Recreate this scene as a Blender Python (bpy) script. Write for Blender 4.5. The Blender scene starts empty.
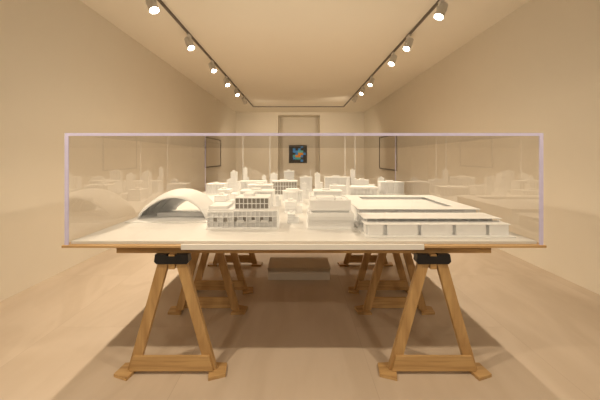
import bpy, bmesh, math, random
from mathutils import Vector, Matrix
random.seed(4)
sc = bpy.context.scene
sc.view_settings.view_transform = 'Standard'
S = 0.0064; F = 340.0; D = S*F; H = 1.395; VX = 298.0; VY = 157.0
def X(px, r=1.0): return (px-VX)*S*r
def Z(py, r=1.0): return H-(py-VY)*S*r
def Y(r): return D*r
TT = Z(242)          # white table surface height

# ---------------------------------------------------------------- materials
def newmat(name):
    m = bpy.data.materials.new(name); m.use_nodes = True
    nt = m.node_tree
    return m, nt, nt.nodes['Principled BSDF']
def plain(name, col, rough=0.6, var=0.05, scale=12, metal=0.0):
    m, nt, b = newmat(name)
    tc = nt.nodes.new('ShaderNodeTexCoord'); n = nt.nodes.new('ShaderNodeTexNoise')
    n.inputs['Scale'].default_value = scale; n.inputs['Detail'].default_value = 4
    nt.links.new(tc.outputs['Object'], n.inputs['Vector'])
    mx = nt.nodes.new('ShaderNodeMixRGB')
    mx.inputs[1].default_value = (*[c*(1-var) for c in col], 1)
    mx.inputs[2].default_value = (*[min(1, c*(1+var)) for c in col], 1)
    nt.links.new(n.outputs['Fac'], mx.inputs[0]); nt.links.new(mx.outputs[0], b.inputs['Base Color'])
    b.inputs['Roughness'].default_value = rough; b.inputs['Metallic'].default_value = metal
    return m
def woodmat(name, c1, c2, rough=0.5, scale=(2, 30, 30)):
    m, nt, b = newmat(name)
    tc = nt.nodes.new('ShaderNodeTexCoord'); mp = nt.nodes.new('ShaderNodeMapping')
    mp.inputs['Scale'].default_value = scale
    nt.links.new(tc.outputs['Object'], mp.inputs['Vector'])
    n = nt.nodes.new('ShaderNodeTexNoise'); n.inputs['Scale'].default_value = 1.5
    n.inputs['Detail'].default_value = 6; n.inputs['Distortion'].default_value = 0.6
    nt.links.new(mp.outputs[0], n.inputs['Vector'])
    cr = nt.nodes.new('ShaderNodeValToRGB')
    cr.color_ramp.elements[0].position = 0.38; cr.color_ramp.elements[0].color = (*c1, 1)
    cr.color_ramp.elements[1].position = 0.62; cr.color_ramp.elements[1].color = (*c2, 1)
    nt.links.new(n.outputs['Fac'], cr.inputs[0]); nt.links.new(cr.outputs[0], b.inputs['Base Color'])
    b.inputs['Roughness'].default_value = rough
    return m
def floormat():
    m, nt, b = newmat('plywood_floor'); L = nt.links.new; N = nt.nodes.new
    tc = N('ShaderNodeTexCoord')
    mb = N('ShaderNodeMapping'); mb.inputs['Location'].default_value = (0.35, 0.75, 0)
    mb.inputs['Rotation'].default_value = (0, 0, math.pi/2)
    L(tc.outputs['Object'], mb.inputs['Vector'])
    br = N('ShaderNodeTexBrick')
    br.inputs['Scale'].default_value = 1.0; br.inputs['Brick Width'].default_value = 2.44
    br.inputs['Row Height'].default_value = 1.22; br.inputs['Mortar Size'].default_value = 0.002
    br.inputs['Color1'].default_value = (0, 0, 0, 1); br.inputs['Color2'].default_value = (1, 1, 1, 1)
    br.inputs['Mortar'].default_value = (0.5, 0.5, 0.5, 1)
    L(mb.outputs[0], br.inputs['Vector'])
    def grain(scale, noise_scale, dist):
        mp = N('ShaderNodeMapping'); mp.inputs['Scale'].default_value = scale
        L(tc.outputs['Object'], mp.inputs['Vector'])
        off = N('ShaderNodeVectorMath'); off.operation = 'MULTIPLY_ADD'; off.inputs[1].default_value = (7, 7, 7)
        L(br.outputs['Color'], off.inputs[0]); L(mp.outputs[0], off.inputs[2])
        n = N('ShaderNodeTexNoise'); n.inputs['Scale'].default_value = noise_scale
        n.inputs['Detail'].default_value = 4; n.inputs['Distortion'].default_value = dist
        L(off.outputs[0], n.inputs['Vector']); return n
    n1 = grain((1.1, 0.45, 1), 1.0, 0.9); n2 = grain((14, 1.4, 1), 1.0, 0.5)
    mu = N('ShaderNodeMath'); mu.operation = 'MULTIPLY'; mu.inputs[1].default_value = 34
    si = N('ShaderNodeMath'); si.operation = 'SINE'
    L(n1.outputs['Fac'], mu.inputs[0]); L(mu.outputs[0], si.inputs[0])
    mr = N('ShaderNodeMapRange'); mr.inputs[1].default_value = -1; L(si.outputs[0], mr.inputs[0])
    av = N('ShaderNodeMath'); av.operation = 'ADD'
    hv = N('ShaderNodeMath'); hv.operation = 'MULTIPLY'; hv.inputs[1].default_value = 0.5
    L(mr.outputs[0], hv.inputs[0]); L(hv.outputs[0], av.inputs[0])
    hv2 = N('ShaderNodeMath'); hv2.operation = 'MULTIPLY'; hv2.inputs[1].default_value = 0.5
    L(n2.outputs['Fac'], hv2.inputs[0]); L(hv2.outputs[0], av.inputs[1])
    cr = N('ShaderNodeValToRGB')
    cr.color_ramp.elements[0].position = 0.1; cr.color_ramp.elements[0].color = (0.535, 0.44, 0.345, 1)
    cr.color_ramp.elements[1].position = 0.85; cr.color_ramp.elements[1].color = (0.60, 0.505, 0.41, 1)
    L(av.outputs[0], cr.inputs[0])
    mx = N('ShaderNodeMixRGB'); mx.inputs[2].default_value = (0.36, 0.27, 0.2, 1)
    sc2 = N('ShaderNodeMath'); sc2.operation = 'MULTIPLY'; sc2.inputs[1].default_value = 0.4
    L(br.outputs['Fac'], sc2.inputs[0]); L(sc2.outputs[0], mx.inputs[0])
    L(cr.outputs[0], mx.inputs[1]); L(mx.outputs[0], b.inputs['Base Color'])
    b.inputs['Roughness'].default_value = 0.55
    return m
def acrylic():
    m = bpy.data.materials.new('clear_acrylic'); m.use_nodes = True
    nt = m.node_tree; nt.nodes.clear()
    o = nt.nodes.new('ShaderNodeOutputMaterial'); mix = nt.nodes.new('ShaderNodeMixShader')
    t = nt.nodes.new('ShaderNodeBsdfTransparent'); t.inputs[0].default_value = (0.985, 0.98, 0.975, 1)
    g = nt.nodes.new('ShaderNodeBsdfGlossy'); g.inputs['Roughness'].default_value = 0.0
    f = nt.nodes.new('ShaderNodeFresnel')
    ge = nt.nodes.new('ShaderNodeNewGeometry'); mr = nt.nodes.new('ShaderNodeMapRange')
    mr.inputs[3].default_value = 1.65; mr.inputs[4].default_value = 1/1.65
    nt.links.new(ge.outputs['Backfacing'], mr.inputs[0]); nt.links.new(mr.outputs[0], f.inputs['IOR'])
    a = nt.nodes.new('ShaderNodeMath'); a.operation = 'ADD'; a.inputs[1].default_value = 1
    d = nt.nodes.new('ShaderNodeMath'); d.operation = 'DIVIDE'
    k = nt.nodes.new('ShaderNodeMath'); k.operation = 'MULTIPLY'; k.inputs[1].default_value = 2
    nt.links.new(f.outputs[0], a.inputs[0]); nt.links.new(f.outputs[0], k.inputs[0])
    nt.links.new(k.outputs[0], d.inputs[0]); nt.links.new(a.outputs[0], d.inputs[1])
    nt.links.new(d.outputs[0], mix.inputs[0]); nt.links.new(t.outputs[0], mix.inputs[1])
    nt.links.new(g.outputs[0], mix.inputs[2])
    nt.links.new(mix.outputs[0], o.inputs[0])
    return m
def emis(name, col, st):
    m, nt, b = newmat(name)
    b.inputs['Base Color'].default_value = (*col, 1)
    b.inputs['Emission Color'].default_value = (*col, 1); b.inputs['Emission Strength'].default_value = st
    return m

M_wall = plain('cream_plaster', (0.80, 0.745, 0.65), 0.85, 0.015, 3)
M_ceil = plain('ceiling_paint', (0.90, 0.85, 0.76), 0.85, 0.01, 3)
M_floor = floormat()
M_white = plain('white_model_card', (0.88, 0.89, 0.90), 0.6, 0.02, 30)
M_shade = plain('window_recess_shade', (0.34, 0.32, 0.29), 0.7, 0.03, 30)  # grey that paints the shade inside the white models' window openings
M_board = plain('white_table_board', (0.80, 0.80, 0.79), 0.45, 0.01, 5)
M_card = plain('pale_cardboard', (0.66, 0.62, 0.56), 0.7, 0.04, 8)
M_ply = woodmat('plywood_edge', (0.50, 0.31, 0.14), (0.60, 0.40, 0.20), 0.5, (2, 20, 60))
M_pine = woodmat('pine_lumber', (0.41, 0.245, 0.10), (0.56, 0.365, 0.165), 0.45, (14, 14, 1.5))
M_pineX = woodmat('pine_lumber_cross', (0.41, 0.245, 0.10), (0.56, 0.365, 0.165), 0.45, (1.5, 14, 30))
M_pineY = woodmat('pine_lumber_long', (0.36, 0.215, 0.085), (0.50, 0.32, 0.14), 0.45, (14, 2, 25))
M_black = plain('black_metal', (0.012, 0.012, 0.014), 0.4, 0.1, 20)
M_track = plain('dark_track_metal', (0.13, 0.11, 0.09), 0.5, 0.05, 20)
M_can = plain('white_lamp_enamel', (0.70, 0.68, 0.65), 0.4, 0.02, 20)
M_bulb = emis('warm_bulb', (1.0, 0.93, 0.82), 40)
M_acr = acrylic()
M_edge = plain('lavender_acrylic_edge', (0.66, 0.64, 0.95), 0.2, 0.10, 25)
M_frame = plain('dark_frame', (0.09, 0.07, 0.055), 0.5, 0.1, 20)
M_paper = plain('pale_print_paper', (0.76, 0.70, 0.61), 0.6, 0.05, 9)
M_joint, nt, b = newmat('clear_acrylic_joint')
tr = nt.nodes.new('ShaderNodeBsdfTransparent'); mx = nt.nodes.new('ShaderNodeMixShader'); mx.inputs[0].default_value = 0.45
b.inputs['Base Color'].default_value = (0.9, 0.88, 0.88, 1)
nt.links.new(tr.outputs[0], mx.inputs[1]); nt.links.new(b.outputs[0], mx.inputs[2])
nt.links.new(mx.outputs[0], nt.nodes['Material Output'].inputs[0])

# ---------------------------------------------------------------- mesh helpers
def box(bm, x0, x1, y0, y1, z0, z1, mi=0):
    v = [bm.verts.new(p) for p in ((x0,y0,z0),(x1,y0,z0),(x1,y1,z0),(x0,y1,z0),(x0,y0,z1),(x1,y0,z1),(x1,y1,z1),(x0,y1,z1))]
    for f in ((0,3,2,1),(4,5,6,7),(0,1,5,4),(1,2,6,5),(2,3,7,6),(3,0,4,7)):
        fc = bm.faces.new([v[i] for i in f]); fc.material_index = mi
def frustum(bm, x0,x1,y0,y1,z0, X0,X1,Y0,Y1,z1):
    v = [bm.verts.new(p) for p in ((x0,y0,z0),(x1,y0,z0),(x1,y1,z0),(x0,y1,z0),(X0,Y0,z1),(X1,Y0,z1),(X1,Y1,z1),(X0,Y1,z1))]
    for f in ((0,3,2,1),(4,5,6,7),(0,1,5,4),(1,2,6,5),(2,3,7,6),(3,0,4,7)):
        bm.faces.new([v[i] for i in f])
def prism(bm, pts, y0, y1):
    a = [bm.verts.new((p[0], y0, p[1])) for p in pts]; b = [bm.verts.new((p[0], y1, p[1])) for p in pts]
    n = len(pts)
    bm.faces.new(a); bm.faces.new(list(reversed(b)))
    for i in range(n): bm.faces.new([a[i], b[i], b[(i+1)%n], a[(i+1)%n]])
def cyl(bm, c, r0, r1, h, seg=28):
    res = bmesh.ops.create_cone(bm, cap_ends=True, segments=seg, radius1=r0, radius2=r1, depth=h)
    bmesh.ops.transform(bm, matrix=Matrix.Translation(c), verts=res['verts'])
def obj(name, bm, mat, parent=None, loc=(0,0,0), bev=0.0, smooth=False, label=None):
    bmesh.ops.recalc_face_normals(bm, faces=bm.faces[:])
    me = bpy.data.meshes.new(name); bm.to_mesh(me); bm.free()
    me.materials.append(mat)
    if smooth:
        for p in me.polygons: p.use_smooth = True
    o = bpy.data.objects.new(name, me); sc.collection.objects.link(o)
    o.location = loc
    if parent: o.parent = parent
    if bev:
        md = o.modifiers.new('bevel', 'BEVEL'); md.width = bev; md.segments = 2; md.limit_method = 'ANGLE'
    if smooth:
        es = o.modifiers.new('split', 'EDGE_SPLIT'); es.split_angle = math.radians(40)
    if label: o['label'] = label
    return o
def empty(name, loc, label, cat, group=None):
    e = bpy.data.objects.new(name, None); e.location = loc; e.empty_display_size = 0.1
    sc.collection.objects.link(e); e['label'] = label; e['category'] = cat
    if group: e['group'] = group
    return e
def structure(name, x0,x1,y0,y1,z0,z1, mat):
    bm = bmesh.new(); box(bm, x0,x1,y0,y1,z0,z1)
    o = obj(name, bm, mat); o['kind'] = 'structure'; return o
def clone(src, loc, label=None):
    n = src.copy(); sc.collection.objects.link(n); n.location = loc
    if label: n['label'] = label
    for ch in list(src.children):
        c = ch.copy(); sc.collection.objects.link(c)
        c.parent = n; c.matrix_parent_inverse = ch.matrix_parent_inverse.copy()
    return n

# ---------------------------------------------------------------- room
XL, XR = -2.87, 3.05; YB, YF = Y(7.2), -4.8; ZC = 1.395+322*S
T = 0.15
structure('floor', XL-T, XR+T, YF-T, YB+1.4, -0.1, 0, M_floor)
structure('ceiling', XL-T, XR+T, YF-T, YB+1.4, ZC, ZC+0.1, M_ceil)
structure('wall_left', XL-T, XL, YF-T, YB, 0, ZC, M_wall)
structure('wall_right', XR, XR+T, YF-T, YB, 0, ZC, M_wall)
structure('wall_front', XL, XR, YF-T, YF, 0, ZC, M_wall)
dx0, dx1, dz = X(278, 7.2), X(320, 7.2), Z(115, 7.2)
bm = bmesh.new(); RD = 0.9
box(bm, XL-T, dx0, YB, YB+RD, 0, ZC); box(bm, dx1, XR+T, YB, YB+RD, 0, ZC); box(bm, dx0, dx1, YB, YB+RD, dz, ZC)
box(bm, XL-T, XR+T, YB+RD, YB+RD+0.15, 0, ZC)
o = obj('wall_back', bm, M_wall); o['kind'] = 'structure'

ra = (YB+RD)/D
e = empty('framed_artwork', (X(298, ra), YB+RD, Z(155, ra)), 'small black-framed picture with blue and orange patches on pale wall', 'picture')
aw = 9.0*S*ra; ah = 8.0*S*ra
bm = bmesh.new()
for a in ((-aw, -aw+0.06, -ah, ah), (aw-0.06, aw, -ah, ah), (-aw+0.06, aw-0.06, ah-0.06, ah), (-aw+0.06, aw-0.06, -ah, -ah+0.06)):
    box(bm, a[0], a[1], -0.05, 0, a[2], a[3])
obj('frame', bm, M_black, e)
cols = [plain('print_black', (0.01, 0.012, 0.02), 0.7), plain('print_blue', (0.03, 0.30, 0.85), 0.7, 0.2, 30),
        plain('print_orange', (1.0, 0.33, 0.01), 0.7, 0.1, 30), plain('print_teal', (0.06, 0.50, 0.55), 0.7, 0.2, 30)]
bm = bmesh.new()
pat = ["010100", "011330", "001221", "032210", "013300", "000010"]
pw = (2*aw-0.12)/6; ph = (2*ah-0.12)/6
for j, row in enumerate(pat):
    for i, c in enumerate(row):
        x0 = -aw+0.06+pw*i; z1 = ah-0.06-ph*j
        box(bm, x0, x0+pw, -0.03, -0.005, z1-ph, z1, int(c))
o = obj('picture_print', bm, cols[0], e)
for c in cols[1:]: o.data.materials.append(c)

def wallframe(xw, sgn, r0, r1, z0, z1, label):
    y0, y1 = Y(r0), Y(r1); e = empty('picture_frame', (xw, (y0+y1)/2, z0), label, 'picture')
    L = (y1-y0)/2; h = z1-z0; t = 0.035; d = 0.04*sgn
    xa, xb = min(0, d), max(0, d)
    bm = bmesh.new()
    box(bm, xa, xb, -L, -L+t, 0, h); box(bm, xa, xb, L-t, L, 0, h)
    box(bm, xa, xb, -L+t, L-t, 0, t); box(bm, xa, xb, -L+t, L-t, h-t, h)
    obj('frame', bm, M_frame, e)
    bm = bmesh.new(); xa, xb = min(0, d*0.5), max(0, d*0.5)
    box(bm, xa, xb, -L+t, L-t, t, h-t); obj('picture_print', bm, M_paper, e)
wallframe(XL, 1, 4.8, 5.75, Z(168, 4.8), Z(141, 4.8), 'dark thin-framed pale print hanging on cream wall')
wallframe(XR, -1, 4.8, 5.8, Z(171, 4.8), Z(133, 4.8), 'tall dark-framed pale print hanging on cream wall')

# ---------------------------------------------------------------- track lighting
TXL, TXR = -283*S, 290*S
def track(name, x0,x1,y0,y1, label):
    bm = bmesh.new(); box(bm, x0,x1,y0,y1, ZC-0.030, ZC)
    o = obj(name, bm, M_track, bev=0.003); o['label'] = label; o['category'] = 'light track'; o['group'] = 'ceiling light tracks'
YT = Y(6.35)
track('lighting_track', TXL-0.017, TXL+0.017, -4.4, YT, 'long dark metal lighting track fixed to the ceiling')
track('lighting_track', TXR-0.017, TXR+0.017, -4.4, YT, 'long dark metal lighting track fixed to the ceiling')
track('lighting_track', TXL-0.017, TXR+0.017, YT, YT+0.034, 'short dark cross track joining two long ceiling tracks')
def spot(x, y, target, power, ang=80):
    e = empty('track_spotlight', (x, y, ZC-0.030), 'white cylindrical spotlight head, lit, hanging from dark ceiling track', 'spotlight', 'track spotlights')
    piv = Vector((0, 0, -0.13))
    d = (Vector(target) - (Vector((x, y, ZC-0.030))+piv)).normalized()
    bm = bmesh.new()
    box(bm, -0.018, 0.018, -0.07, 0.07, -0.03, 0)
    cyl(bm, (0, 0, -0.06), 0.01, 0.01, 0.07, 12)
    box(bm, -0.062, 0.062, -0.009, 0.009, -0.095, -0.085)
    box(bm, -0.064, -0.058, -0.012, 0.012, -0.15, -0.085); box(bm, 0.058, 0.064, -0.012, 0.012, -0.15, -0.085)
    obj('mounting_bracket', bm, M_can, e)
    q = Vector((0,0,-1)).rotation_difference(d).to_matrix().to_4x4()
    bm = bmesh.new()
    prof = [(0.0, 0.10), (0.040, 0.10), (0.056, 0.085), (0.060, -0.07), (0.070, -0.09), (0.070, -0.115), (0.060, -0.115), (0.048, -0.080), (0.0, -0.070)]
    n = 28; rings = []
    for (rr, zz) in prof:
        if rr == 0: rings.append([bm.verts.new((0,0,zz))])
        else: rings.append([bm.verts.new((rr*math.cos(2*math.pi*i/n), rr*math.sin(2*math.pi*i/n), zz)) for i in range(n)])
    for a, b2 in zip(rings, rings[1:]):
        for i in range(n):
            j = (i+1) % n
            if len(a) == 1: bm.faces.new([a[0], b2[i], b2[j]])
            elif len(b2) == 1: bm.faces.new([a[i], b2[0], a[j]])
            else: bm.faces.new([a[i], b2[i], b2[j], a[j]])
    bmesh.ops.transform(bm, matrix=Matrix.Translation(piv) @ q, verts=bm.verts[:])
    obj('lamp_shade', bm, M_can, e, smooth=True)
    bm = bmesh.new(); cyl(bm, (0, 0, -0.090), 0.034, 0.030, 0.02, 24)
    bmesh.ops.transform(bm, matrix=Matrix.Translation(piv) @ q, verts=bm.verts[:])
    obj('bulb', bm, M_bulb, e)
    ld = bpy.data.lights.new('spot', 'SPOT'); ld.energy = power; ld.color = (1.0, 0.82, 0.59)
    ld.spot_size = math.radians(ang); ld.spot_blend = 1.0; ld.shadow_soft_size = 0.04
    lo = bpy.data.objects.new('lamp_beam', ld); sc.collection.objects.link(lo); lo.parent = e
    lo.location = piv + d*0.14; lo.rotation_mode = 'QUATERNION'
    lo.rotation_quaternion = Vector((0,0,-1)).rotation_difference(d)
PW = 125
for r, k in ((1.93, 1.6), (2.6, 0.9), (3.3, 1.2), (3.95, 1.1), (4.6, 1.0)):
    spot(TXL, Y(r), (-0.6, Y(r)*0.88-0.1, TT*0.8), PW*k, 118)
for r, k in ((2.02, 0.7), (2.62, 0.7), (3.05, 1.0), (3.95, 1.0), (4.5, 1.0)):
    spot(TXR, Y(r), (0.6, Y(r)*0.88-0.1, TT*0.8), PW*k, 118)
spot(TXL, Y(5.25), (-0.3, YB-1.0, 0.2), PW*2.0, 125); spot(TXR, Y(5.05), (0.3, YB-1.0, 0.2), PW*2.0, 125)
spot(TXL, 1.1, (-0.7, 2.7, TT), PW*1.4, 110); spot(TXR, 1.1, (0.7, 2.7, TT), PW*1.0, 110)
spot(TXL, -1.2, (-1.6, 1.2, 0), PW*0.6, 115); spot(TXR, -1.2, (1.6, 1.2, 0), PW*0.6, 115)  # out-of-view pair behind the camera, added to light the front floor
spot(TXL, -3.9, (-0.3, 3.6, 0.3), PW*1.0, 45); spot(TXR, -3.9, (0.3, 3.6, 0.3), PW*1.0, 45)  # unseen narrow pair farther back, added to brighten the box beneath the table

# ---------------------------------------------------------------- trestles
RA = 1.018; ZJ = 0.768
def trestle(cx, y0, L):
    e = empty('sawhorse', (cx, y0+L/2, 0), 'pine sawhorse with black metal brackets under plywood table', 'sawhorse', 'sawhorses under the table')
    bm = bmesh.new(); box(bm, -0.02, 0.02, -L/2-0.01, L/2+0.01, 0.672, ZJ); obj('top_beam', bm, M_pineY, e, bev=0.002)
    for sy in (-1, 1):
        yc = sy*(L/2-0.019)
        bm = bmesh.new()
        prism(bm, [(-0.105, ZJ), (-0.112, 0.722), (-0.098, 0.706), (0.098, 0.706), (0.112, 0.722), (0.105, ZJ), (0.03, ZJ), (0.03, 0.756), (-0.03, 0.756), (-0.03, ZJ)], yc-0.03, yc+0.03)
        obj('bracket', bm, M_black, e)
        for sx in (-1, 1):
            top = Vector((sx*0.050, yc, 0.74)); bot = Vector((sx*0.252, yc, 0.02))
            ax = (top-bot).normalized(); w = 0.033; k = w/abs(ax.z)
            bm = bmesh.new()
            prism(bm, [(bot.x-k, bot.z), (bot.x+k, bot.z), (top.x+k, top.z), (top.x-k, top.z)], yc-0.019, yc+0.019)
            obj('leg', bm, M_pine, e, bev=0.001)
            bm = bmesh.new(); c = sx*0.285
            pts = [(c-sx*0.065, -0.07), (c+sx*0.055, -0.06), (c+sx*0.07, 0.06), (c-sx*0.03, 0.10)]
            a = [bm.verts.new((p[0], yc+p[1]*sy, 0.0)) for p in pts]
            b2 = [bm.verts.new((p[0], yc+p[1]*sy, 0.02)) for p in pts]
            bm.faces.new(a); bm.faces.new(b2)
            for i in range(4): bm.faces.new([a[i], a[(i+1)%4], b2[(i+1)%4], b2[i]])
            obj('foot_pad', bm, M_pineX, e, bev=0.001)
        bm = bmesh.new(); yy = yc+sy*0.019
        lo_, hi = min(yy, yy+sy*0.019), max(yy, yy+sy*0.019)
        prism(bm, [(-0.27, 0.022), (0.27, 0.022), (0.243, 0.118), (-0.243, 0.118)], lo_, hi)
        obj('cross_brace', bm, M_pineX, e, bev=0.001)
    return e
L = 0.41*D
t1 = trestle(X(173, RA), Y(RA)-0.019, L)
clone(t1, (X(432, RA), Y(RA)-0.019+L/2, 0))
y2 = Y(1.62)
clone(t1, (X(173, RA), y2+L/2, 0)); clone(t1, (X(432, RA), y2+L/2, 0))

# ---------------------------------------------------------------- table
RE = 2.5
TX0, TX1 = X(64.5), X(543.5); TY0, TY1 = Y(1.0), Y(RE)
tb = empty('display_table', ((TX0+TX1)/2, (TY0+TY1)/2, ZJ), 'wide plywood display table with white top resting on pine sawhorses', 'table')
ox, oy = -(TX0+TX1)/2, -(TY0+TY1)/2; oz = -ZJ
def tbox(name, mat, x0,x1,y0,y1,z0,z1, bev=0.002, label=None):
    bm = bmesh.new(); box(bm, x0+ox, x1+ox, y0+oy, y1+oy, z0+oz, z1+oz); return obj(name, bm, mat, tb, bev=bev, label=label)
zp0, zp1 = Z(247.5), Z(245)
tbox('plywood_base', M_ply, TX0-0.012, TX1+0.012, TY0-0.012, TY1+0.012, zp0, zp1)
tbox('white_top', M_board, TX0+0.024, TX1-0.024, TY0+0.024, TY1-0.024, zp1, TT)
for i in range(5):
    yy = TY0+0.04+(TY1-TY0-0.12)*i/4
    tbox('joist', M_pineX, X(113), X(495), yy, yy+0.045, ZJ, zp0)
tbox('white_edge_strip', M_board, X(182), X(423), TY0-0.024, TY0-0.012, Z(249), Z(243.5))

# ---------------------------------------------------------------- vitrine
zv0, zv1 = zp1, Z(133)
vt = empty('acrylic_display_case', ((TX0+TX1)/2, (TY0+TY1)/2, zv0), 'long clear acrylic case with lavender edges over white building models', 'display case')
def vbox(name, mat, x0,x1,y0,y1,z0,z1, label=None):
    bm = bmesh.new(); box(bm, x0+ox, x1+ox, y0+oy, y1+oy, z0-zv0, z1-zv0); return obj(name, bm, mat, vt, label=label)
def vplane(pts):
    bm = bmesh.new(); bm.faces.new([bm.verts.new((p[0]+ox, p[1]+oy, p[2]-zv0)) for p in pts]); obj('panel', bm, M_acr, vt)
t = 0.024; ym0, ym1 = TY0+0.004, TY1-0.004; xm0, xm1 = TX0+0.012, TX1-0.012; zt = zv1-0.009
vplane([(xm0,ym0,zv0),(xm1,ym0,zv0),(xm1,ym0,zt),(xm0,ym0,zt)])
vplane([(xm0,ym1,zv0),(xm1,ym1,zv0),(xm1,ym1,zt),(xm0,ym1,zt)])
vplane([(xm0,ym0,zv0),(xm0,ym1,zv0),(xm0,ym1,zt),(xm0,ym0,zt)])
vplane([(xm1,ym0,zv0),(xm1,ym1,zv0),(xm1,ym1,zt),(xm1,ym0,zt)])
vplane([(xm0,ym0,zt),(xm1,ym0,zt),(xm1,ym1,zt),(xm0,ym1,zt)])
for (a, b2) in ((TX0, TX0+t), (TX1-t, TX1)):
    vbox('edge_strip', M_edge, a, b2, TY0, TY0+0.008, zv0, zv1-0.018, 'lavender polished edge')
vbox('edge_strip', M_edge, TX0, TX1, TY0, TY0+0.008, zv1-0.018, zv1, 'lavender polished edge')
for (a, b2) in ((TX0+0.008, TX0+0.016), (TX1-0.016, TX1-0.008)):
    vbox('edge_strip', M_edge, a, b2, TY1-0.008, TY1, zv0, zv1-0.018, 'lavender polished edge')
for px in (243, 270, 345, 355):
    xx = X(px, RE); vbox('panel_joint', M_joint, xx-0.008, xx+0.008, TY1-0.008, TY1, zv0, zv1-0.009)

# low box beneath the table
rb = 1.77
bx = empty('storage_box', (X(299, rb), Y(rb)+0.2, 0), 'low pale cardboard box on floor beneath the table', 'box')
w = 31*S*rb
bm = bmesh.new(); box(bm, -w, w, -0.2, 0.2, 0, 0.115); obj('box_body', bm, M_card, bx, bev=0.003)
bm = bmesh.new(); box(bm, -w-0.006, w+0.006, -0.206, 0.206, 0.115, 0.14); obj('lid', bm, M_card, bx, bev=0.003)

# ---------------------------------------------------------------- architectural models
G = 'white building models on the table'
def place(pl, pr, yt, yb):
    r = 85.0/(yb-157)
    return X((pl+pr)/2, r), Y(r), (pr-pl)*S*r, (yb-yt)*S*r
def bmodel(x, y, label):
    e = empty('building_model', (x, y, TT), label, 'architectural model', G); return e
def P(e, name, bm, mat=None, bev=0.001, smooth=False):
    return obj(name, bm, mat or M_white, e, bev=bev, smooth=smooth)
def facade(bm, x0,x1,y0,y1,z0,z1, cols, rows, t=0.006, dp=0.014, sides=True):
    for i in range(rows+1):
        z = z0+(z1-z0-t)*i/rows
        box(bm, x0, x1, y0, y0+dp, z, z+t)
    for j in range(cols+1):
        xx = x0+(x1-x0-t)*j/cols
        for i in range(rows):
            za = z0+(z1-z0-t)*i/rows+t; zb = z0+(z1-z0-t)*(i+1)/rows
            box(bm, xx, xx+t, y0, y0+dp, za, zb)
def recess_shade(e, x0, x1, y, z0, z1):  # thin dark sheet behind the grid, painted shade rather than glass
    bm = bmesh.new(); box(bm, x0+0.004, x1-0.004, y-0.003, y, z0+0.003, z1-0.003); P(e, 'recess_shade_panel', bm, M_shade, bev=0)
def fin_block(pl, pr, yt, yb, depth, cols, rows, label, shaded=False, rb=True):
    x, y, w, h = place(pl, pr, yt, yb); e = bmodel(x, y+depth/2, label)
    hw, hd = w/2, depth/2; p = 0.008
    bm = bmesh.new(); box(bm, -hw-0.012, hw+0.012, -hd-0.012, hd+0.012, 0, p); P(e, 'base', bm)
    bm = bmesh.new(); box(bm, -hw, hw, -hd+0.02, hd, p, h-0.01); P(e, 'body', bm)
    bm = bmesh.new(); facade(bm, -hw, hw, -hd, hd, p, h-0.01, cols, rows, dp=0.016); P(e, 'facade_grid', bm, bev=0)
    if shaded: recess_shade(e, -hw, hw, -hd+0.02, p, h-0.01)
    bm = bmesh.new(); box(bm, -hw-0.006, hw+0.006, -hd-0.006, hd+0.004, h-0.01, h)
    if rb: box(bm, -hw*0.4, hw*0.2, -hd*0.3, hd*0.4, h, h+0.018)
    P(e, 'roof', bm)
def slab_block(pl, pr, yt, yb, depth, label, wings=1):
    x, y, w, h = place(pl, pr, yt, yb); e = bmodel(x, y+depth/2, label); hw, hd = w/2, depth/2
    bm = bmesh.new(); box(bm, -hw, hw, -hd, hd, 0, 0.012); P(e, 'base', bm)
    xr = hw*(0.3 if wings else 0.92)
    bm = bmesh.new(); box(bm, -hw*0.92, xr, -hd*0.80, hd*0.9, 0.012, h)
    n = max(3, int(h/0.045))
    for i in range(1, n+1): box(bm, -hw*0.95, xr+hw*0.02, -hd*0.80-0.012, -hd*0.80, 0.012+(h-0.012)*i/n-0.006, 0.012+(h-0.012)*i/n)
    P(e, 'body', bm, bev=0)
    if wings:
        bm = bmesh.new(); box(bm, hw*0.33, hw*0.92, -hd*0.95, hd*0.7, 0.012, h*0.60); box(bm, hw*0.33, hw*0.96, -hd*0.98, hd*0.73, h*0.60, h*0.60+0.006); P(e, 'wing', bm)
    bm = bmesh.new(); box(bm, -hw*0.6, -hw*0.1, -hd*0.3, hd*0.3, h, h+0.02); P(e, 'roof_box', bm)
def drum(pl, pr, yt, yb, label):
    x, y, w, h = place(pl, pr, yt, yb); R = w/2; e = bmodel(x, y+R, label)
    bm = bmesh.new(); cyl(bm, (0,0,0.005), R*1.08, R*1.08, 0.01, 40); P(e, 'base', bm, smooth=False)
    bm = bmesh.new(); cyl(bm, (0,0,h*0.42), R*0.82, R*0.82, h*0.78, 40); P(e, 'body', bm, bev=0, smooth=True)
    for i in range(16):
        a = 2*math.pi*i/16; bm = bmesh.new()
        cyl(bm, (R*0.94*math.cos(a), R*0.94*math.sin(a), 0.01+h*0.35), 0.006, 0.006, h*0.7, 8); P(e, 'column', bm, bev=0)
    bm = bmesh.new(); cyl(bm, (0,0,h*0.7+0.02), R, R, 0.02, 40)
    cyl(bm, (0,0,h*0.7+0.03+h*0.07), R*0.7, R*0.66, h*0.14, 40)
    P(e, 'roof', bm, bev=0, smooth=True)
def mast(px, yt, yb, label, w=0.012):
    r = 85.0/(yb-157); h = (yb-yt)*S*r; e = bmodel(X(px, r), Y(r), label)
    bm = bmesh.new(); box(bm, -0.04, 0.04, -0.04, 0.04, 0, 0.015); box(bm, -0.025, 0.025, -0.025, 0.025, 0.015, 0.04); P(e, 'base', bm)
    bm = bmesh.new(); frustum(bm, -w/2, w/2, -w/2, w/2, 0.04, -w/3, w/3, -w/3, w/3, h)
    P(e, 'shaft', bm)
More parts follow.
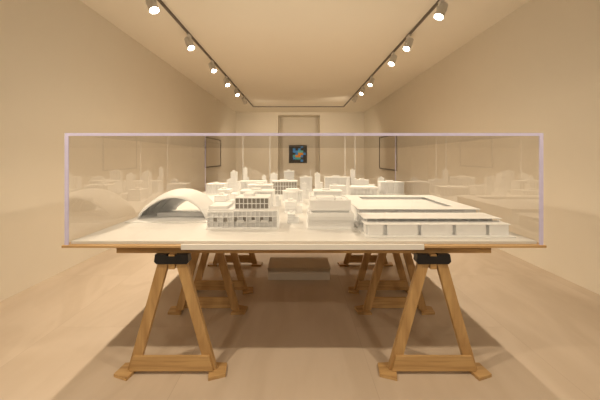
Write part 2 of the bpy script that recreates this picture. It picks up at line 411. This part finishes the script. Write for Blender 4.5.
def arcade(pl, pr, yt, yb, depth, n, label):
    x, y, w, h = place(pl, pr, yt, yb); e = bmodel(x, y+depth/2, label); hw, hd = w/2, depth/2
    bm = bmesh.new(); box(bm, -hw-0.01, hw+0.01, -hd-0.01, hd+0.01, 0, 0.006); P(e, 'base', bm)
    bm = bmesh.new(); box(bm, -hw+0.005, hw-0.005, -hd+0.04, hd, 0.006, h*0.9)
    bw = w/n; rr = bw*0.36
    for i in range(n):
        cx = -hw+bw*(i+0.5); zt = h*0.9; zs = max(0.01, zt-rr-0.012)
        pts = [(cx-bw/2, 0.006), (cx-rr, 0.006), (cx-rr, zs)]
        pts += [(cx-rr*math.cos(math.pi*k/10), zs+rr*math.sin(math.pi*k/10)) for k in range(1, 10)]
        pts += [(cx+rr, zs), (cx+rr, 0.006), (cx+bw/2, 0.006), (cx+bw/2, zt), (cx-bw/2, zt)]
        prism(bm, pts, -hd, -hd+0.01)
    P(e, 'body', bm, bev=0)
    bm = bmesh.new(); box(bm, -hw-0.006, hw+0.006, -hd-0.006, hd+0.006, h*0.9, h); P(e, 'roof', bm)

# 1. shell vault : smooth shell with an open mouth, sweeping down to one side
x, y, w, h = place(130, 205, 192, 222)
a_, b_, c_ = w/2*0.94, 0.38, h*0.98
e = bmodel(x+0.035, y+0.27, 'white curved shell pavilion model with ribbed arched opening on plinth')
bm = bmesh.new(); box(bm, -a_-0.085, a_+0.03, -0.30, 0.30, 0, 0.008); P(e, 'base', bm)
NU, NV = 40, 18
def shell_pt(v, u, k=1.0):
    rad = math.sqrt(max(0.0, 1-v*v)); cu = math.cos(u)
    fl = 1+(0.27 if cu > 0 else 0.05)*abs(cu)**5
    return (-a_*rad*fl*k*cu, b_*v, 0.008+c_*rad*k*math.sin(u)**1.05)
bm = bmesh.new(); grid = []
for j in range(NV+1):
    v = -0.62+1.50*j/NV
    grid.append([bm.verts.new(shell_pt(v + (0.10*(1-math.sin(math.pi*i/NU))*(1-j/NV)), math.pi*i/NU)) for i in range(NU+1)])
for j in range(NV):
    for i in range(NU): bm.faces.new([grid[j][i], grid[j][i+1], grid[j+1][i+1], grid[j+1][i]])
o = P(e, 'shell', bm, bev=0, smooth=True)
md = o.modifiers.new('sol', 'SOLIDIFY'); md.thickness = 0.006; md.offset = -1
for k in range(6):
    v = -0.42+k*0.2; bm = bmesh.new()
    out = [shell_pt(v, math.pi*i/24, 0.97) for i in range(25)]; inn = [shell_pt(v, math.pi*i/24, 0.93) for i in range(24, -1, -1)]
    prism(bm, [(p[0], p[2]) for p in out+inn], b_*v, b_*v+0.006); P(e, 'rib', bm, bev=0)
bm = bmesh.new(); box(bm, -a_*0.75, a_*0.75, -0.03, -0.02, 0.008, c_*0.16)
P(e, 'screen_wall', bm, bev=0)

# 2. stepped housing block
x, y, w, h = place(207, 277, 197, 229)
e = bmodel(x, y+0.17, 'white stepped housing block model with gridded windows and balconies'); hw = w/2; hd = 0.17
ux = w/70.0
def lx(p): return (p-242)*ux
bm = bmesh.new(); box(bm, -hw-0.01, hw+0.01, -hd-0.01, hd, 0, 0.008); P(e, 'base', bm)
bm = bmesh.new(); box(bm, lx(207), lx(233), -hd+0.02, hd-0.03, 0.008, ux*19); box(bm, lx(207), lx(226), -hd+0.04, hd-0.06, ux*19, ux*22)
facade(bm, lx(207), lx(233), -hd+0.004, hd, 0.008, ux*17, 5, 3, t=0.005, dp=0.016); P(e, 'side_wing', bm, bev=0)
bm = bmesh.new(); box(bm, lx(233), lx(268), -hd+0.09, hd-0.01, 0.008, ux*30)
facade(bm, lx(233), lx(268), -hd+0.07, 0, ux*18, ux*30, 8, 2, t=0.005, dp=0.014)
box(bm, lx(240), lx(250), 0, hd-0.04, ux*30, ux*33)
P(e, 'upper_block', bm, bev=0)
recess_shade(e, lx(233), lx(268), -hd+0.09, ux*18.5, ux*29.5)
bm = bmesh.new(); box(bm, lx(233), lx(277), -hd+0.02, -hd+0.088, 0.008, ux*18)
box(bm, lx(268.2), lx(277), -hd+0.09, hd-0.05, 0.008, ux*17)
facade(bm, lx(233), lx(277), -hd, 0, 0.008, ux*18, 10, 3, t=0.005, dp=0.014); P(e, 'front_wing', bm, bev=0)
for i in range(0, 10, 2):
    a = lx(233)+(44*ux-0.005)*i/10+0.003; recess_shade(e, a, a+44*ux/10, -hd+0.02, ux*6.5, ux*12)
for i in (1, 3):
    a = lx(207)+(26*ux-0.006)*i/5+0.004; recess_shade(e, a, a+26*ux/5, -hd+0.02, ux*6.5, ux*11)
for k in (237, 249, 261):
    bm = bmesh.new(); box(bm, lx(k), lx(k+7), -hd-0.010, -hd, ux*6.5, ux*9); P(e, 'balcony', bm, bev=0)

# 3. compact two-tier block
x, y, w, h = place(308, 354, 197, 229)
e = bmodel(x, y+0.17, 'white compact two-tier block model with shallow parapet roof'); hw = w/2; hd = 0.17
bm = bmesh.new(); box(bm, -hw-0.006, hw+0.006, -hd-0.008, hd+0.01, 0, 0.008); P(e, 'base', bm)
bm = bmesh.new(); box(bm, -hw, hw, -hd, hd-0.02, 0.008, h*0.50)
for i in range(1, 4): box(bm, -hw+0.012, hw-0.012, -hd-0.003, -hd, h*0.5*i/4, h*0.5*i/4+0.003)
P(e, 'lower_tier', bm, bev=0)
bm = bmesh.new(); box(bm, -hw*0.86, hw*0.82, -hd+0.035, hd-0.03, h*0.50, h*0.56); P(e, 'recessed_band', bm)
bm = bmesh.new(); box(bm, -hw*0.92, hw*0.88, -hd+0.015, hd-0.02, h*0.56, h*0.84); P(e, 'upper_tier', bm)
bm = bmesh.new(); z0 = h*0.84; z1 = h*0.89
box(bm, -hw*0.92, hw*0.88, -hd+0.015, -hd+0.021, z0, z1); box(bm, -hw*0.92, hw*0.88, hd-0.026, hd-0.02, z0, z1)
box(bm, -hw*0.92, -hw*0.88, -hd+0.021, hd-0.026, z0, z1); box(bm, hw*0.84, hw*0.88, -hd+0.021, hd-0.026, z0, z1); P(e, 'parapet', bm)
bm = bmesh.new(); box(bm, -hw*0.6, hw*0.2, -0.05, 0.08, h*0.84, h*0.94); box(bm, hw*0.3, hw*0.6, -0.02, 0.06, h*0.84, h*0.91); P(e, 'roof_box', bm)

# 4. large low courtyard complex
cx0, cx1 = 0.462, 1.45; cy0, cy1 = Y(1.065), Y(1.68)
cxm, cym = (cx0+cx1)/2, (cy0+cy1)/2
e = bmodel(cxm, cym, 'large low white complex model with thin layered roofs and columns')
def bb(bm, x0,x1,y0,y1,z0,z1): box(bm, x0-cxm, x1-cxm, y0-cym, y1-cym, z0, z1)
bm = bmesh.new(); bb(bm, cx0-0.008, cx1+0.02, cy0-0.03, cy1+0.02, 0, 0.008); P(e, 'base', bm)
fy = cy0+0.14; hF = 0.084; W = cx1-cx0
bm = bmesh.new(); bb(bm, cx0+0.01, cx1-0.01, cy0+0.035, fy, 0.008, hF-0.004); P(e, 'rear_wall', bm)
for a, b2 in ((0.02, 0.12), (0.15, 0.36), (0.385, 0.60), (0.625, 0.83), (0.855, 0.99)):
    bm = bmesh.new(); bb(bm, cx0+W*a, cx0+W*b2, cy0+0.004, cy0+0.035, 0.008, hF-0.004); P(e, 'front_bay', bm)
bm = bmesh.new(); bb(bm, cx0-0.004, cx1+0.006, cy0+0.002, fy+0.01, hF-0.004, hF); P(e, 'front_roof', bm)
bm = bmesh.new(); bb(bm, cx0+0.0, cx1-0.01, cy0+0.08, cy0+0.33, 0.108, 0.111); P(e, 'canopy', bm)
for i in range(14):
    bm = bmesh.new(); xx = cx0+0.02+(W-0.05)*i/13; bb(bm, xx, xx+0.004, cy0+0.09, cy0+0.094, hF, 0.108); P(e, 'post', bm, bev=0)
bm = bmesh.new(); bb(bm, cx0+0.04, cx1-0.04, cy0+0.152, cy0+0.31, 0.008, 0.108); P(e, 'middle_hall', bm, bev=0)
ry0 = cy0+0.36; rh = 0.134; k = 0.15
def ring(bm, x0,x1,y0,y1,k,z0,z1):
    bb(bm, x0,x1,y0,y0+k,z0,z1); bb(bm, x0,x1,y1-k,y1,z0,z1); bb(bm, x0,x0+k,y0+k,y1-k,z0,z1); bb(bm, x1-k,x1,y0+k,y1-k,z0,z1)
bm = bmesh.new(); ring(bm, cx0+0.03, cx1-0.03, ry0+0.03, cy1-0.03, k-0.05, 0.008, rh-0.004); P(e, 'ring_building', bm)
bm = bmesh.new(); ring(bm, cx0+0.01, cx1-0.01, ry0, cy1, k, rh-0.004, rh); P(e, 'ring_roof', bm)
bm = bmesh.new(); bb(bm, cx0+0.14, cx1-0.14, ry0+0.14, cy1-0.14, 0.008, 0.108); P(e, 'courtyard_floor', bm)
for i in range(10):
    bm = bmesh.new(); xx = cx0+0.02+(W-0.045)*i/9; bb(bm, xx, xx+0.005, ry0+0.01, ry0+0.015, 0.008, rh-0.004); P(e, 'column', bm, bev=0)

# background models
fin_block(240, 273, 191, 211, 0.24, 12, 1, 'white hall model with tall vertical fins and flat roof')
slab_block(213, 232, 196, 211, 0.22, 'small plain white massing model with lower wing')
slab_block(284, 303, 202, 213, 0.20, 'small plain white cube building model with lower wing')
drum(282, 303, 190, 203, 'white round drum building model with slender columns')
fin_block(314, 342, 191, 204, 0.25, 9, 2, 'white rectangular block model with small window grid')
slab_block(216, 236, 190, 201, 0.25, 'low plain white L-shaped house model')
arcade(350, 378, 187, 196, 0.26, 8, 'low white arcade model with round arches')
fin_block(248, 272, 185, 201, 0.22, 7, 4, 'white mid-rise block model with dense window grid')
slab_block(230, 239, 172, 197, 0.14, 'white slab tower model with lower wing')
fin_block(381, 404, 182, 194.5, 0.2, 10, 1, 'white flat-roofed hall model with vertical fins')
slab_block(315, 323, 174, 196.5, 0.16, 'white slab tower model with lower wing')
slab_block(330, 347, 186, 196.5, 0.22, 'plain white block model with rooftop box', 0)
fin_block(272, 297, 181, 195.5, 0.2, 9, 3, 'white office slab model with gridded front', shaded=True)
fin_block(206, 224, 184, 194.5, 0.25, 6, 1, 'low white block model with square windows')
arcade(240, 266, 181, 193.5, 0.18, 7, 'white arcade model with high round arches')
fin_block(325, 350, 177, 192.6, 0.12, 9, 4, 'long white slab model with fine window grid')
slab_block(356, 376, 180, 192.6, 0.12, 'plain white box building model with lower wing')
fin_block(284, 294, 171, 192.3, 0.09, 4, 6, 'tall white slab model with window grid')
fin_block(300, 312, 177, 192.4, 0.09, 5, 3, 'white slab model with fine window grid')
slab_block(226, 237, 180, 192.4, 0.09, 'small white block model with lower wing')
slab_block(270, 281, 174, 192.4, 0.09, 'small white block model with lower wing')
slab_block(302, 309, 184, 199, 0.10, 'small white block model with lower wing')
slab_block(351, 357, 170, 192.5, 0.09, 'slim white tower model with lower wing')
slab_block(243, 249, 168, 191.9, 0.05, 'slim white tower model with lower wing')
slab_block(262, 268, 176, 191.9, 0.05, 'slim white tower model with lower wing')
slab_block(378, 388, 178, 191.9, 0.05, 'small white block model with lower wing')
slab_block(275, 281, 196, 206.5, 0.08, 'small white block model with lower wing')
slab_block(347, 351, 180, 199, 0.06, 'slim white tower model with lower wing')
mast(310.5, 170, 205, 'thin white needle tower model on square base', 0.008)
slab_block(287, 299, 214, 223, 0.12, 'tiny plain white pavilion model with lower wing')

# ---------------------------------------------------------------- world and camera
w = bpy.data.worlds.new('world'); sc.world = w; w.use_nodes = True
w.node_tree.nodes['Background'].inputs[0].default_value = (0.5, 0.42, 0.33, 1)
w.node_tree.nodes['Background'].inputs[1].default_value = 0.2
cd = bpy.data.cameras.new('camera'); cam = bpy.data.objects.new('camera', cd); sc.collection.objects.link(cam)
cam.location = (0, 0, H); cam.rotation_euler = (math.pi/2, 0, 0)
cd.sensor_fit = 'HORIZONTAL'; cd.sensor_width = 36; cd.lens = F*36/600
cd.shift_x = 2/600; cd.shift_y = -43/600; cd.clip_start = 0.05; cd.clip_end = 100
sc.camera = cam
